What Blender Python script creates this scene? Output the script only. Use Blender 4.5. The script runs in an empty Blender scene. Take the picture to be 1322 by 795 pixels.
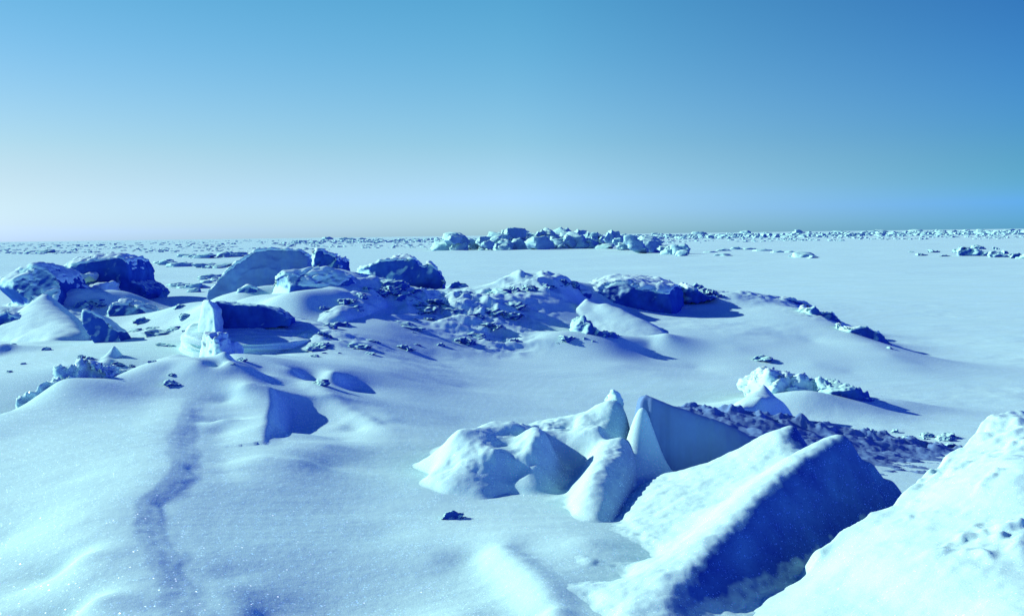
import bpy, bmesh, math, random
import numpy as np
from mathutils import Vector, Matrix

random.seed(7)
RNG = np.random.default_rng(11)
scene = bpy.context.scene
COL = scene.collection

# ---------------------------------------------------------------- camera
PW, PH, F = 1322.0, 795.0, 1285.0          # photo frame, focal length in photo pixels
EYE = np.array([0.0, 0.0, 2.0])
PITCH, ROLL = math.radians(-4.18), math.radians(0.74)
_f = np.array([0.0, math.cos(PITCH), math.sin(PITCH)])
_r0 = np.array([1.0, 0.0, 0.0])
_u0 = np.cross(_r0, _f)
CR = _r0 * math.cos(ROLL) - _u0 * math.sin(ROLL)
CU = _u0 * math.cos(ROLL) + _r0 * math.sin(ROLL)

cam_d = bpy.data.cameras.new('camera')
cam = bpy.data.objects.new('camera', cam_d)
COL.objects.link(cam)
cam_d.sensor_fit = 'HORIZONTAL'
cam_d.sensor_width = 36.0
cam_d.lens = 36.0 * F / PW
cam_d.clip_start = 0.05
cam_d.clip_end = 20000.0
M = Matrix.Identity(4)
for i in range(3):
    M[i][0], M[i][1], M[i][2], M[i][3] = CR[i], CU[i], -_f[i], EYE[i]
cam.matrix_world = M
scene.camera = cam


def ray(px, py):
    return _f + CR * ((px - PW / 2) / F) + CU * ((PH / 2 - py) / F)


def g(px, py, z):
    """world point of height z seen in this direction"""
    d = ray(px, py)
    t = (z - EYE[2]) / d[2]
    return EYE + d * t


def at(px, py, Y):
    """world point at depth Y seen in this direction"""
    d = ray(px, py)
    return EYE + d * (Y / d[1])


def q(px, Y, z):
    """world point at depth Y and height z in the column px"""
    lo = at(px, 400, Y)
    return np.array([lo[0] + (z - lo[2]) * 0.013, Y, z])


# ---------------------------------------------------------------- noise
_perm = RNG.permutation(256)
_perm = np.concatenate([_perm, _perm, _perm]).astype(np.int64)
_gr = RNG.normal(size=(256, 3)); _gr /= np.linalg.norm(_gr, axis=1)[:, None]


def perlin(x, y, z=None):
    x = np.asarray(x, float); y = np.asarray(y, float)
    z = np.zeros_like(x) if z is None else np.asarray(z, float)
    xi, yi, zi = np.floor(x).astype(np.int64), np.floor(y).astype(np.int64), np.floor(z).astype(np.int64)
    xf, yf, zf = x - xi, y - yi, z - zi
    u = xf**3 * (xf * (xf * 6 - 15) + 10); v = yf**3 * (yf * (yf * 6 - 15) + 10); w = zf**3 * (zf * (zf * 6 - 15) + 10)
    out = 0.0
    for dx in (0, 1):
        for dy in (0, 1):
            for dz in (0, 1):
                h = _perm[_perm[_perm[(xi + dx) & 255] + ((yi + dy) & 255)] + ((zi + dz) & 255)]
                gd = _gr[h]
                dot = gd[..., 0] * (xf - dx) + gd[..., 1] * (yf - dy) + gd[..., 2] * (zf - dz)
                out = out + dot * (u if dx else 1 - u) * (v if dy else 1 - v) * (w if dz else 1 - w)
    return out * 1.6


def fbm(x, y, z=None, oct=4, gain=0.5):
    a, s, o = 1.0, 1.0, 0.0
    for k in range(oct):
        o = o + a * perlin(x * s + 17.3 * k, y * s + 5.1 * k, None if z is None else z * s + 3.7 * k)
        a *= gain; s *= 2.03
    return o


def ridged(x, y, z=None, oct=4):
    a, s, o = 1.0, 1.0, 0.0
    for k in range(oct):
        o = o + a * (1 - 2 * np.abs(perlin(x * s + 9.1 * k, y * s + 2.7 * k, None if z is None else z * s)))
        a *= 0.5; s *= 2.1
    return o


# ---------------------------------------------------------------- scattered surveying points -> smooth height
class Surface:
    def __init__(self, pts, c=0.12, lam=1e-4):
        P = np.array(pts, float)
        self.xy, self.c = P[:, :2], c
        n = len(P)
        A = self.phi(P[:, 0], P[:, 1])
        K = np.zeros((n + 1, n + 1))
        K[:n, :n] = A - np.eye(n) * lam
        K[:n, n] = 1; K[n, :n] = 1
        b = np.zeros(n + 1); b[:n] = P[:, 2]
        self.w = np.linalg.solve(K, b)

    def phi(self, x, y):
        return np.sqrt((np.asarray(x)[..., None] - self.xy[:, 0])**2 + (np.asarray(y)[..., None] - self.xy[:, 1])**2 + self.c**2)

    def __call__(self, x, y):
        x = np.asarray(x, float); y = np.asarray(y, float)
        sh = x.shape; x = x.ravel().astype(np.float32); y = y.ravel().astype(np.float32)
        out = np.empty(len(x)); xy = self.xy.astype(np.float32); cc = np.float32(self.c**2); w = self.w[:-1]
        for i in range(0, len(x), 40000):
            a = x[i:i + 40000, None] - xy[:, 0]; a *= a; b = y[i:i + 40000, None] - xy[:, 1]; b *= b; a += b; a += cc
            out[i:i + 40000] = np.sqrt(a, out=a).astype(np.float64) @ w + self.w[-1]
        return out.reshape(sh)


def line(pts, step):
    """densify a 3-D polyline (Catmull-Rom) so that a crest stays a crest"""
    P = np.array(pts, float)
    out = []
    n = len(P)
    for i in range(n - 1):
        p0, p1, p2, p3 = P[max(i - 1, 0)], P[i], P[i + 1], P[min(i + 2, n - 1)]
        k = max(1, int(np.linalg.norm(p2 - p1) / step))
        for j in range(k):
            t = j / k
            out.append(0.5 * (2 * p1 + (p2 - p0) * t + (2 * p0 - 5 * p1 + 4 * p2 - p3) * t * t + (3 * p1 - p0 - 3 * p2 + p3) * t**3))
    out.append(P[-1])
    return out


# ---------------------------------------------------------------- mesh helpers
def mesh_obj(name, verts, faces, mat, smooth=True, parent=None):
    me = bpy.data.meshes.new(name)
    verts = np.asarray(verts, np.float32); faces = np.asarray(faces, np.int32)
    me.vertices.add(len(verts)); me.vertices.foreach_set('co', verts.ravel())
    k = faces.shape[1]
    me.loops.add(faces.size); me.loops.foreach_set('vertex_index', faces.ravel())
    me.polygons.add(len(faces))
    me.polygons.foreach_set('loop_start', np.arange(0, faces.size, k, dtype=np.int32))
    try:
        me.polygons.foreach_set('loop_total', np.full(len(faces), k, np.int32))
    except Exception:
        pass
    me.polygons.foreach_set('use_smooth', np.full(len(faces), smooth))
    me.update(calc_edges=True); me.validate()
    me.materials.append(mat)
    o = bpy.data.objects.new(name, me)
    COL.objects.link(o)
    if parent is not None:
        o.parent = parent
    return o


def tag(o, label=None, cat=None, group=None, kind=None):
    if label: o['label'] = label
    if cat: o['category'] = cat
    if group: o['group'] = group
    if kind: o['kind'] = kind
    return o


def grid_faces(nr, nc):
    i = np.arange(nr * nc).reshape(nr, nc)
    return np.stack([i[:-1, :-1], i[:-1, 1:], i[1:, 1:], i[1:, :-1]], -1).reshape(-1, 4)


def smax(a, b, k):
    h = np.clip(0.5 + 0.5 * (a - b) / k, 0, 1)
    return b + (a - b) * h + k * h * (1 - h)


def sstep(a, b, x):
    t = np.clip((x - a) / (b - a), 0, 1)
    return t * t * (3 - 2 * t)


# ---------------------------------------------------------------- light
SUN_EL, SUN_AZ = math.radians(24.0), math.radians(-72.0)     # azimuth from +Y, negative = left
SD = Vector((math.sin(SUN_AZ) * math.cos(SUN_EL), math.cos(SUN_AZ) * math.cos(SUN_EL), math.sin(SUN_EL)))
sun_d = bpy.data.lights.new('sun', 'SUN')
sun_d.energy = 5.0
sun_d.angle = math.radians(0.5)
sun_d.color = (1.0, 1.0, 0.83)
sun = bpy.data.objects.new('sun', sun_d)
sun.rotation_euler = (-SD).to_track_quat('-Z', 'Y').to_euler()
COL.objects.link(sun)

world = bpy.data.worlds.new('World')
scene.world = world
world.use_nodes = True
nt = world.node_tree
nt.nodes.clear()
N = nt.nodes.new; L = nt.links.new
w_out = N('ShaderNodeOutputWorld'); w_bg = N('ShaderNodeBackground')
sky = N('ShaderNodeTexSky'); sky.sky_type = 'NISHITA'
sky.sun_disc = False
sky.sun_elevation = SUN_EL
sky.sun_rotation = SUN_AZ
sky.air_density = 1.0; sky.dust_density = 0.6; sky.ozone_density = 3.0
w_bg.inputs['Strength'].default_value = 0.1
SKYOUT = sky.outputs[0]
def ramp(stops, fac):
    r = N('ShaderNodeValToRGB')
    e = r.color_ramp.elements
    r.color_ramp.interpolation = 'B_SPLINE'
    e[0].position, e[0].color = stops[0][0], (*stops[0][1], 1)
    e[1].position, e[1].color = stops[-1][0], (*stops[-1][1], 1)
    for p, c in stops[1:-1]:
        k = e.new(p); k.color = (*c, 1)
    L(fac, r.inputs[0])
    return r.outputs[0]
tc = N('ShaderNodeTexCoord')
sep = N('ShaderNodeSeparateXYZ'); L(tc.outputs['Generated'], sep.inputs[0])
def math_node(op, a, b=None, clamp=False):
    m = N('ShaderNodeMath'); m.operation = op; m.use_clamp = clamp
    for i, v in enumerate((a, b)):
        if v is None: continue
        if isinstance(v, (int, float)): m.inputs[i].default_value = v
        else: L(v, m.inputs[i])
    return m.outputs[0]
# horizontal direction relative to the sun's azimuth
vx = math_node('MULTIPLY', sep.outputs[0], math.sin(SUN_AZ)); vy = math_node('MULTIPLY', sep.outputs[1], math.cos(SUN_AZ))
hor = math_node('SQRT', math_node('MAXIMUM', math_node('SUBTRACT', 1.0, math_node('MULTIPLY', sep.outputs[2], sep.outputs[2])), 1e-4))
cosd = math_node('DIVIDE', math_node('ADD', vx, vy), hor)
side = N('ShaderNodeMapRange'); L(cosd, side.inputs[0])
side.inputs[1].default_value = -0.20; side.inputs[2].default_value = 0.31
side2 = N('ShaderNodeMapRange'); L(cosd, side2.inputs[0])
side2.inputs[1].default_value = 0.28; side2.inputs[2].default_value = 0.70
K = 2.6
s_ = lambda c: tuple(v / K for v in c)
up = sep.outputs[2]
near_sun = ramp([(0.0, s_((.80, 1.30, 3.3))), (0.014, s_((.86, 1.28, 2.05))), (0.05, s_((.88, 1.03, 1.36))), (0.09, s_((.89, 1.07, 1.16))), (0.18, s_((.60, 1.05, 1.24))), (0.28, s_((.38, 1.02, 1.06))),
                 (0.45, s_((.10, .34, .95))), (0.7, s_((.09, .23, .74))), (1.0, s_((.09, .22, .75)))], up)
mid_sun = ramp([(0.0, s_((.92, 1.66, 6.4))), (0.014, s_((.98, 1.66, 3.5))), (0.05, s_((.98, 1.38, 1.9))), (0.09, s_((.88, 1.26, 1.48))), (0.18, s_((.60, 1.26, 1.42))), (0.28, s_((.42, 1.26, 1.38))),
                 (0.45, s_((.10, .36, .95))), (0.7, s_((.09, .23, .74))), (1.0, s_((.09, .22, .75)))], up)
off_sun = ramp([(0.0, s_((.32, 1.22, 13.0))), (0.014, s_((.28, 1.06, 2.4))), (0.05, s_((.25, .79, 1.24))), (0.09, s_((.24, .74, 1.32))), (0.18, s_((.18, .64, 1.17))), (0.28, s_((.12, .48, 1.04))),
                (0.45, s_((.07, .26, .95))), (0.7, s_((.09, .23, .74))), (1.0, s_((.09, .22, .75)))], up)
anti = ramp([(0.0, s_((.20, .30, 3.3))), (0.1, s_((.18, .25, 3.2))), (0.3, s_((.14, .18, 2.3))), (0.7, s_((.09, .2, .95))), (1.0, s_((.09, .22, .75)))], up)
def mixc(mode, fac, a, b):
    m = N('ShaderNodeMix'); m.data_type = 'RGBA'; m.blend_type = mode
    if isinstance(fac, float): m.inputs[0].default_value = fac
    else: L(fac, m.inputs[0])
    L(a, m.inputs[6]); L(b, m.inputs[7])
    return m.outputs[2]
away = N('ShaderNodeMapRange'); L(cosd, away.inputs[0])
away.inputs[1].default_value = -0.2; away.inputs[2].default_value = -0.55
tint = mixc('MIX', away.outputs[0], mixc('MIX', side2.outputs[0], mixc('MIX', side.outputs[0], off_sun, mid_sun), near_sun), anti)
w_bg.inputs['Strength'].default_value = 0.1 * K / 2.0
two = N('ShaderNodeRGB'); two.outputs[0].default_value = (2, 2, 2, 1)
L(mixc('MULTIPLY', 1.0, mixc('MULTIPLY', 1.0, SKYOUT, tint), two.outputs[0]), w_bg.inputs['Color'])

L(w_bg.outputs[0], w_out.inputs[0])

scene.view_settings.view_transform = 'Standard'
scene.view_settings.look = 'None'
scene.view_settings.exposure = 0
scene.view_settings.gamma = 1
scene.render.engine = 'CYCLES'
scene.cycles.use_denoising = True
scene.cycles.max_bounces = 4
scene.cycles.diffuse_bounces = 1
scene.cycles.glossy_bounces = 1

# ---------------------------------------------------------------- materials
def snow_material(name, base, rough_scale=1.0, sparkle=True, ice=0.0, bump=1.0, shade_mask=(.9, .50, .92)):
    m = bpy.data.materials.new(name); m.use_nodes = True
    t = m.node_tree; t.nodes.clear(); n = t.nodes.new; l = t.links.new
    out = n('ShaderNodeOutputMaterial'); d = n('ShaderNodeBsdfDiffuse'); d.inputs['Roughness'].default_value = 0.0
    geo = n('ShaderNodeNewGeometry')
    pos = geo.outputs['Position']

    def noise(scale, detail, rough=0.55):
        x = n('ShaderNodeTexNoise'); x.inputs['Scale'].default_value = scale
        x.inputs['Detail'].default_value = detail; x.inputs['Roughness'].default_value = rough
        l(pos, x.inputs['Vector']); return x.outputs[0]

    def rmp(fac, a, b, ca, cb):
        r = n('ShaderNodeValToRGB'); e = r.color_ramp.elements
        e[0].position, e[0].color = a, (*ca, 1); e[1].position, e[1].color = b, (*cb, 1)
        l(fac, r.inputs[0]); return r.outputs[0]

    def mul(a, b, fac=1.0):
        x = n('ShaderNodeMix'); x.data_type = 'RGBA'; x.blend_type = 'MULTIPLY'; x.inputs[0].default_value = fac
        l(a, x.inputs[6]); l(b, x.inputs[7]); return x.outputs[2]
    broad = rmp(noise(0.9, 4), 0.3, 0.7, tuple(c * v for c, v in zip(base, (.93, .96, .985))), base)
    grain = rmp(noise(170, 2, .6), 0.32, 0.66, (.86, .9, .93), (1.04, 1.03, 1.02))
    colr = mul(broad, grain)
    if ice > 0:  # sets how dark the shade painted on turned-away faces gets
        # blue ice darkened as painted shade on faces turned from the sun, snow elsewhere
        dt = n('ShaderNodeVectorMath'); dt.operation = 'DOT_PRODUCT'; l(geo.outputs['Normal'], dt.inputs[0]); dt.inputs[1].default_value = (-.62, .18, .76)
        ad = n('ShaderNodeMath'); ad.operation = 'MULTIPLY_ADD'; l(noise(6, 6, .68), ad.inputs[0]); ad.inputs[1].default_value = shade_mask[0]
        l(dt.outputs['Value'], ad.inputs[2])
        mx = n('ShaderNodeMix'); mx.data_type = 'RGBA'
        l(rmp(ad.outputs[0], shade_mask[1], shade_mask[2], (0, 0, 0), (1, 1, 1)), mx.inputs[0])
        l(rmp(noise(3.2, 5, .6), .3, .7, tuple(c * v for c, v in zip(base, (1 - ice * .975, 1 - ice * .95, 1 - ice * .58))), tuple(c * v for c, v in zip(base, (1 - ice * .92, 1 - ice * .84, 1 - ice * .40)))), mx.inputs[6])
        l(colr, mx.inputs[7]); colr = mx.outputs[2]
    l(colr, d.inputs['Color'])
    # crusty surface relief
    b1 = n('ShaderNodeBump'); b1.inputs['Strength'].default_value = 0.16 * bump; b1.inputs['Distance'].default_value = 0.012
    l(noise(38 * rough_scale, 5, .6), b1.inputs['Height'])
    b2 = n('ShaderNodeBump'); b2.inputs['Strength'].default_value = 0.2 * bump; b2.inputs['Distance'].default_value = 0.004
    l(noise(190, 2, .6), b2.inputs['Height']); l(b1.outputs[0], b2.inputs['Normal'])
    l(b2.outputs[0], d.inputs['Normal'])
    surf = d.outputs[0]
    if sparkle:
        # single frost crystals, each tilted its own way, flash where they mirror the sun
        v = n('ShaderNodeTexVoronoi'); v.inputs['Scale'].default_value = 90.0
        l(pos, v.inputs['Vector'])
        core = n('ShaderNodeMath'); core.operation = 'LESS_THAN'; l(v.outputs['Distance'], core.inputs[0]); core.inputs[1].default_value = 0.34
        sc = n('ShaderNodeSeparateColor'); l(v.outputs['Color'], sc.inputs[0])
        rare = n('ShaderNodeMath'); rare.operation = 'GREATER_THAN'; l(sc.outputs[2], rare.inputs[0]); rare.inputs[1].default_value = 0.78
        both = n('ShaderNodeMath'); both.operation = 'MULTIPLY'; l(rare.outputs[0], both.inputs[0]); l(core.outputs[0], both.inputs[1])
        til = n('ShaderNodeVectorMath'); til.operation = 'MULTIPLY_ADD'; l(v.outputs['Color'], til.inputs[0])
        til.inputs[1].default_value = (2.0, 2.0, 2.0); til.inputs[2].default_value = (-1.0, -1.0, 0.0)
        nrm = n('ShaderNodeVectorMath'); nrm.operation = 'NORMALIZE'; l(til.outputs[0], nrm.inputs[0])
        gl = n('ShaderNodeBsdfGlossy'); gl.inputs['Roughness'].default_value = 0.28; l(nrm.outputs[0], gl.inputs['Normal'])
        l(both.outputs[0], gl.inputs['Color'])
        mxs = n('ShaderNodeAddShader'); l(d.outputs[0], mxs.inputs[0]); l(gl.outputs[0], mxs.inputs[1])
        surf = mxs.outputs[0]
    l(surf, out.inputs['Surface'])
    return m


SNOW = (.59, .97, .98)
M_SNOW = snow_material('wind_packed_snow', SNOW)
M_DRIFT = snow_material('drifted_snow', (.61, .96, .98), sparkle=False, bump=.8)
M_ICE = snow_material('frosted_sea_ice', (.53, .97, .94), rough_scale=.5, sparkle=False, ice=1.0, bump=1.6)  # bare blue ice, darkened further by painted shade away from the sun
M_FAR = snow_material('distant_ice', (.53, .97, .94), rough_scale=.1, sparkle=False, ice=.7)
M_SHADED = snow_material('snow_with_painted_shade', SNOW, sparkle=True, ice=1.0, shade_mask=(.35, .45, .78))  # snow drift flank painted dark blue where it turns from the sun
M_SLAB = snow_material('slab_ice_painted_shade', (.53, .95, .96), rough_scale=.5, sparkle=False, ice=.74, bump=1.6, shade_mask=(1.0, 1.02, 1.40))  # slab ice, its top painted darker for the shadow lying on it
M_HUM = snow_material('hummock_snow_painted_shade', SNOW, sparkle=True, ice=.42, shade_mask=(.7, .30, .75))  # milder shade painted on hummock faces turned from the sun

# ---------------------------------------------------------------- the snow field
B = []


def low(px, py, z):
    # the near mound is a long, gentle swell
    if px < 560 and py >= 486 and z > .42:
        z = .42 + (z - .42) * .62
    return g(px, py, z)


gp = lambda *a: B.append(low(*a))
for a in [(-150, 795, .38), (0, 795, .45), (100, 795, .50), (340, 790, .47), (430, 790, .395), (520, 790, .385), (600, 790, .425), (700, 790, .455), (800, 790, .45), (1000, 795, .36), (1322, 795, .28), (1450, 795, .2),
          (0, 700, .46), (0, 620, .52), (80, 740, .50), (90, 620, .60), (-100, 600, .48), (100, 560, .70), (0, 570, .62),
          (300, 600, .66), (400, 620, .545), (300, 680, .57), (450, 650, .44), (380, 700, .50), (500, 690, .40), (290, 540, .76), (300, 740, .53),
          (430, 600, .5), (500, 620, .42), (440, 560, .54), (480, 590, .46), (560, 640, .405), (560, 720, .405), (540, 590, .40),
          # valley behind the near mound
          (600, 545, .33), (700, 520, .24), (490, 515, .53), (600, 500, .33), (450, 500, .60), (700, 480, .28), (500, 480, .57), (430, 480, .68), (560, 545, .40), (500, 540, .50),
          (450, 472, .66), (560, 462, .45), (650, 462, .36), (800, 470, .28), (750, 495, .22), (850, 500, .18), (950, 500, .14),
          # plateau behind crest B
          (500, 420, .80), (600, 415, .76), (560, 395, .93), (650, 395, .93), (700, 415, .70), (780, 407, .66), (830, 416, .58), (885, 403, .60), (750, 400, .74),
          # front of the hill
          (900, 420, .55), (950, 450, .35), (1000, 440, .40), (1050, 470, .2), (1000, 480, .13), (900, 475, .16), (1100, 480, .12), (860, 440, .45), (1050, 440, .36), (1180, 490, .07),
          (1150, 500, .06), (1250, 520, .03),
          # left middle ground
          (100, 470, .62), (60, 440, .6), (0, 420, .55), (150, 430, .5), (220, 400, .4), (250, 420, .5), (230, 462, .85), (180, 478, .76), (120, 440, .55), (0, 455, .55), (-80, 440, .5), (-100, 480, .5), (-120, 400, .4),
          (360, 440, .70), (400, 425, .86), (450, 400, .95), (340, 463, .62), (380, 478, .72), (400, 495, .68),
          (200, 370, .10), (220, 385, .2), (300, 380, .3), (-50, 370, .1), (150, 404, .62), (100, 405, .6), (30, 415, .55), (0, 385, .35), (190, 392, .5), (500, 380, 1.0), (560, 380, 1.0), (345, 408, .88), (620, 382, 1.05), (-150, 370, .1),
          # right fore/mid ground under the slabs
          (600, 600, .36), (650, 690, .43), (600, 650, .39), (700, 640, .36), (760, 700, .46), (740, 745, .45), (800, 770, .43), (860, 760, .40), (700, 690, .43), (850, 700, .36), (950, 600, .2), (1100, 600, .18), (1250, 570, .1), (1100, 700, .22), (1200, 700, .24),
          (1000, 750, .28), (1150, 560, .1), (1000, 550, .1), (1322, 560, .1), (1322, 620, .15), (1000, 525, .1), (1250, 620, .15), (1450, 600, .1)]:
    gp(*a)
# crest of the near mound and the drop behind it
crest = [(-60, 552, .68), (0, 536, .72), (80, 514, .78), (150, 501, .84), (220, 495, .88), (280, 489, .90), (320, 489, .87), (345, 498, .85)]
cw = [low(*a) for a in crest]
B += line(cw, .35)
B += [p + np.array([0.05, 1.0, -.22]) for p in cw[:5]] + [p + np.array([0.05, 1.9, -.30]) for p in cw[:4]]
# spur running back from the crest to the little peak
B += line([at(316, 497, 8.55), at(303, 489, 8.85), at(295, 476, 9.05), at(290, 462, 9.2), q(286, 9.6, .82), q(282, 10.1, .70)], .12)
B += [at(262, 482, 9.0), at(240, 490, 8.9), at(322, 482, 9.15), at(352, 494, 9.0)]
# right shoulder down to the hump
B += line([g(440, 538, .515), g(490, 555, .465), (g(550, 572, .41))], .3)
B += [low(*a) for a in [(350, 505, .84), (345, 545, .76), (338, 585, .70)]] + [g(400, 545, .585), g(385, 590, .565), g(420, 570, .545)]
# slip face with the dark shadow, and the wind-cut step across the near mound: breaks cut into the smooth swell
SLIP = np.array(line([g(352, 501, .69), g(349, 520, .665), g(344, 542, .64), g(338, 560, .615), g(337, 572, .60)], .09))
STEP = np.array(line([low(*a) for a in [(240, 512, .82), (237, 520, .80), (226, 545, .755), (216, 570, .72), (219, 600, .70), (214, 618, .685), (176, 650, .665), (172, 672, .655), (181, 700, .63), (186, 725, .615), (200, 752, .595), (208, 795, .57), (215, 840, .56)]], .055))
B += [p for p in STEP[::3]] + [p + np.array([-.3, 0, -.004]) for p in STEP[::5]] + [p + np.array([.35, .05, -.035]) for p in STEP[::5]]


def breakline(x, y, L):
    """distance to the right of a polyline and the place along it (0..1)"""
    sd = np.full(x.shape, 1e9); tt = np.zeros(x.shape)
    n = len(L) - 1
    for i in range(n):
        ex, ey = L[i + 1, 0] - L[i, 0], L[i + 1, 1] - L[i, 1]
        rx, ry = x - L[i, 0], y - L[i, 1]
        t = np.clip((rx * ex + ry * ey) / (ex * ex + ey * ey + 1e-12), 0, 1)
        d = np.hypot(rx - t * ex, ry - t * ey)
        m = d < np.abs(sd)
        sg = np.where(ex * ry - ey * rx > 0, 1.0, -1.0)
        sd = np.where(m, d * sg, sd); tt = np.where(m, (i + t) / n, tt)
    return sd, tt


def cuts(x, y):
    z = np.zeros_like(x)
    k = (y > 2.5) & (y < 11) & (x > -3.4) & (x < .2)
    X, Y = x[k], y[k]
    s, t = breakline(X, Y, SLIP)
    s = s + .02 * perlin(X / .5, Y / .5)
    D = .135 * np.sin(np.pi * np.clip(t, 0, 1)**.7)**1.5
    o = -D * sstep(-.04, .15, s) * (1 - sstep(.22, 1.0, s)) + .015 * sstep(-.35, 0, s) * (1 - sstep(0, .05, s)) * (D > .01)
    s, t = breakline(X, Y, STEP)
    s = s + .035 * perlin(X / .33, Y / .33) + .010 * perlin(X / .10, Y / .10)
    D = np.interp(t, [0, .1, .35, .45, .6, .8, 1], [0, .016, .018, .022, .025, .021, .018])
    lay = .60 * np.clip(s / (.15 + .05 * perlin(X / .4, Y / .4)), 0, 1) + .28 * sstep(.11, .20, s + .05 * perlin(X / .25 + 4, Y / .25)) + .12 * sstep(.24, .40, s + .05 * perlin(X / .3, Y / .3 + 4)) + .05 * perlin(s * 22, t * 3) * (s > 0) * (s < .25)
    o += -D * lay * (1 - sstep(.5, 1.6, s)) + .55 * D * sstep(-.32, 0, s) * (1 - sstep(.0, .16, s))
    z[k] = o
    return z


# bright step at the bottom centre
bs = line([g(646, 706, .445), g(668, 724, .462), g(690, 742, .475), g(706, 766, .482), g(714, 800, .482)], .10)
B += bs + [p_ + np.array([-.13, .0, -.055]) for p_ in bs] + [p_ + np.array([.10, 0, -.012]) for p_ in bs]
# thin wind-cut lip beyond the swell
lip = line([g(404, 492, .67), g(420, 503, .635), g(450, 521, .565), g(486, 543, .48)], .12)
B += lip + [p_ + np.array([.07, .03, -.022]) for p_ in lip] + [p_ + np.array([-.15, -.05, -.01]) for p_ in lip]
# crest B
B += line([g(352, 458, .62), g(400, 456, .66), g(470, 451, .66), g(520, 446, .60), g(600, 443, .53), (g(650, 441, .5)), g(760, 441, .46), g(840, 455, .3)], .4)
# hill C
hc = [g(600, 374, 1.10), g(690, 380, 1.06), g(760, 372, 1.05), g(830, 362, 1.0), g(880, 369, .9), g(930, 383, .8), g(1000, 389, .71), g(1050, 402, .6), g(1100, 430, .43), g(1150, 459, .25), g(1200, 473, .13), g(1250, 490, .05), g(1322, 500, .03)]
B += line(hc, .6)
B += [q(600, 25, .3), q(850, 26.5, .25), q(1000, 22, .15), q(1060, 20, .1), q(1110, 18, .05), q(1160, 16, 0), q(1240, 15, 0), q(500, 25, .3), q(700, 24, .35), q(600, 19, .9), q(690, 20, .85)]
for px in range(-300, 1700, 160):
    B += [q(px, 32, 0.0), q(px, 40, 0.0)]
B += [q(1322, 17, 0), q(1322, 24, 0), q(1200, 20, 0), q(1450, 15, 0), q(1450, 20, 0), q(1250, 26, 0), q(1600, 12, 0.05), q(-300, 20, .3), q(-300, 12, .4), q(-500, 8, .35), q(1800, 7, .1)]
B += [np.array(p) for p in [(-4, 1, .3), (0, 1.5, .33), (4, 1, .2), (-4, 3.5, .4), (4.5, 3.5, .2), (0, -2, .3), (-6, -2, .3), (6, -2, .2), (-9, 5, .35), (8, 5, .15)]]
BASE = Surface(B, c=0.06, lam=2e-4)
BANKS = []
for px, py, rx, ry, h in [(1075, 336, 2.6, 1.6, .30), (925, 332, 2.4, 1.6, .35), (990, 330, 2.0, 1.5, .2), (1325, 348, 2.2, 1.4, .35), (1195, 332, 2.6, 1.6, .3), (640, 366, 1.6, 1.2, .25), (1130, 340, 4, 2, .15), (700, 352, 3, 1.5, .12), (215, 372, 1.5, .9, .15), (610, 335, 4, 2, .12)]:
    p = g(px, py, 0.0); BANKS.append((p[0], p[1], rx, ry, h))
RUGGED = [(q(px, Y, 0)[0], Y, rx, ry, h) for px, Y, rx, ry, h in [(600, 15.2, 1.0, 1.1, 1.0), (540, 16.0, .8, 1.0, .8), (640, 14.0, .5, .5, .7), (690, 16.5, .6, .7, .8), (470, 15.5, .7, .8, .6), (960, 18.5, 1.3, .5, .7), (1075, 16.8, .5, .5, .6), (200, 14.5, .6, .6, .3), (60, 18, 1.2, 1.0, .4), (420, 12.2, .5, .35, .5)]]


def ground_h(x, y, detail=True):
    x = np.asarray(x, float); y = np.asarray(y, float)
    z = np.zeros_like(x)
    near = (y < 42) & (np.abs(x) < 40)
    z[near] = BASE(x[near], y[near])
    z += cuts(x, y)
    for bx, by, rx, ry, h in BANKS:
        k = (np.abs(x - bx) < 2.6 * rx) & (np.abs(y - by) < 2.6 * ry)
        z[k] += h * np.exp(-((x[k] - bx) / rx)**2 - ((y[k] - by) / ry)**2)
    d = np.hypot(x, y)
    z *= sstep(40, 31, d)
    # far relief: low swells and the rise of the ridge on the right
    far = sstep(28, 60, d)
    z += far * (0.10 * perlin(x / 13, y / 9) + 0.05 * perlin(x / 5, y / 3.5))
    if detail:
        nf = sstep(40, 16, d)
        z += nf * (0.010 * fbm(x / 1.7 + .3, y / 0.9, oct=3))
        z += sstep(16, 6, d) * (0.0028 * fbm(x / .42, y / .2, oct=3) + .0009 * fbm(x / .05, y / .04, oct=2) + .0022 * np.maximum(perlin((x * .9 + y * .42) / .40, (y * .9 - x * .42) / .07) + .1, 0) * sstep(-.1, .4, perlin(x / .8 + 3, y / .8)))
        mid = sstep(8.5, 10.5, d) * sstep(34, 26, d)
        z += mid * 0.010 * fbm(x / .55, y / .42, oct=4) * sstep(-.1, .5, perlin(x / 2.3 + 7, y / 2.1))
        # broken ice under the snow of the middle ridge
        br = np.zeros_like(z)
        for bx, by, rx, ry, h in RUGGED:
            br = np.maximum(br, h * np.exp(-((x - bx) / rx)**2 - ((y - by) / ry)**2))
        k = br > .04
        rr = ridged(x[k] / .75 + 5, y[k] / .6, oct=5) - .75
        z[k] += br[k] * (.13 * np.maximum(rr, -.15) + .05 * fbm(x[k] / .28, y[k] / .25, oct=3))
    return z


def hit(px, py, tmax=400):
    d = ray(px, py)
    t = np.geomspace(2.0, tmax, 300)
    P = EYE[None] + d[None] * t[:, None]
    h = ground_h(P[:, 0], P[:, 1], False)
    k = np.argmax(P[:, 2] < h)
    if k == 0: return P[-1]
    a = np.linspace(t[k - 1], t[k], 12); P = EYE[None] + d[None] * a[:, None]
    h = ground_h(P[:, 0], P[:, 1], False); k = np.argmax(P[:, 2] < h)
    return P[k]


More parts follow.
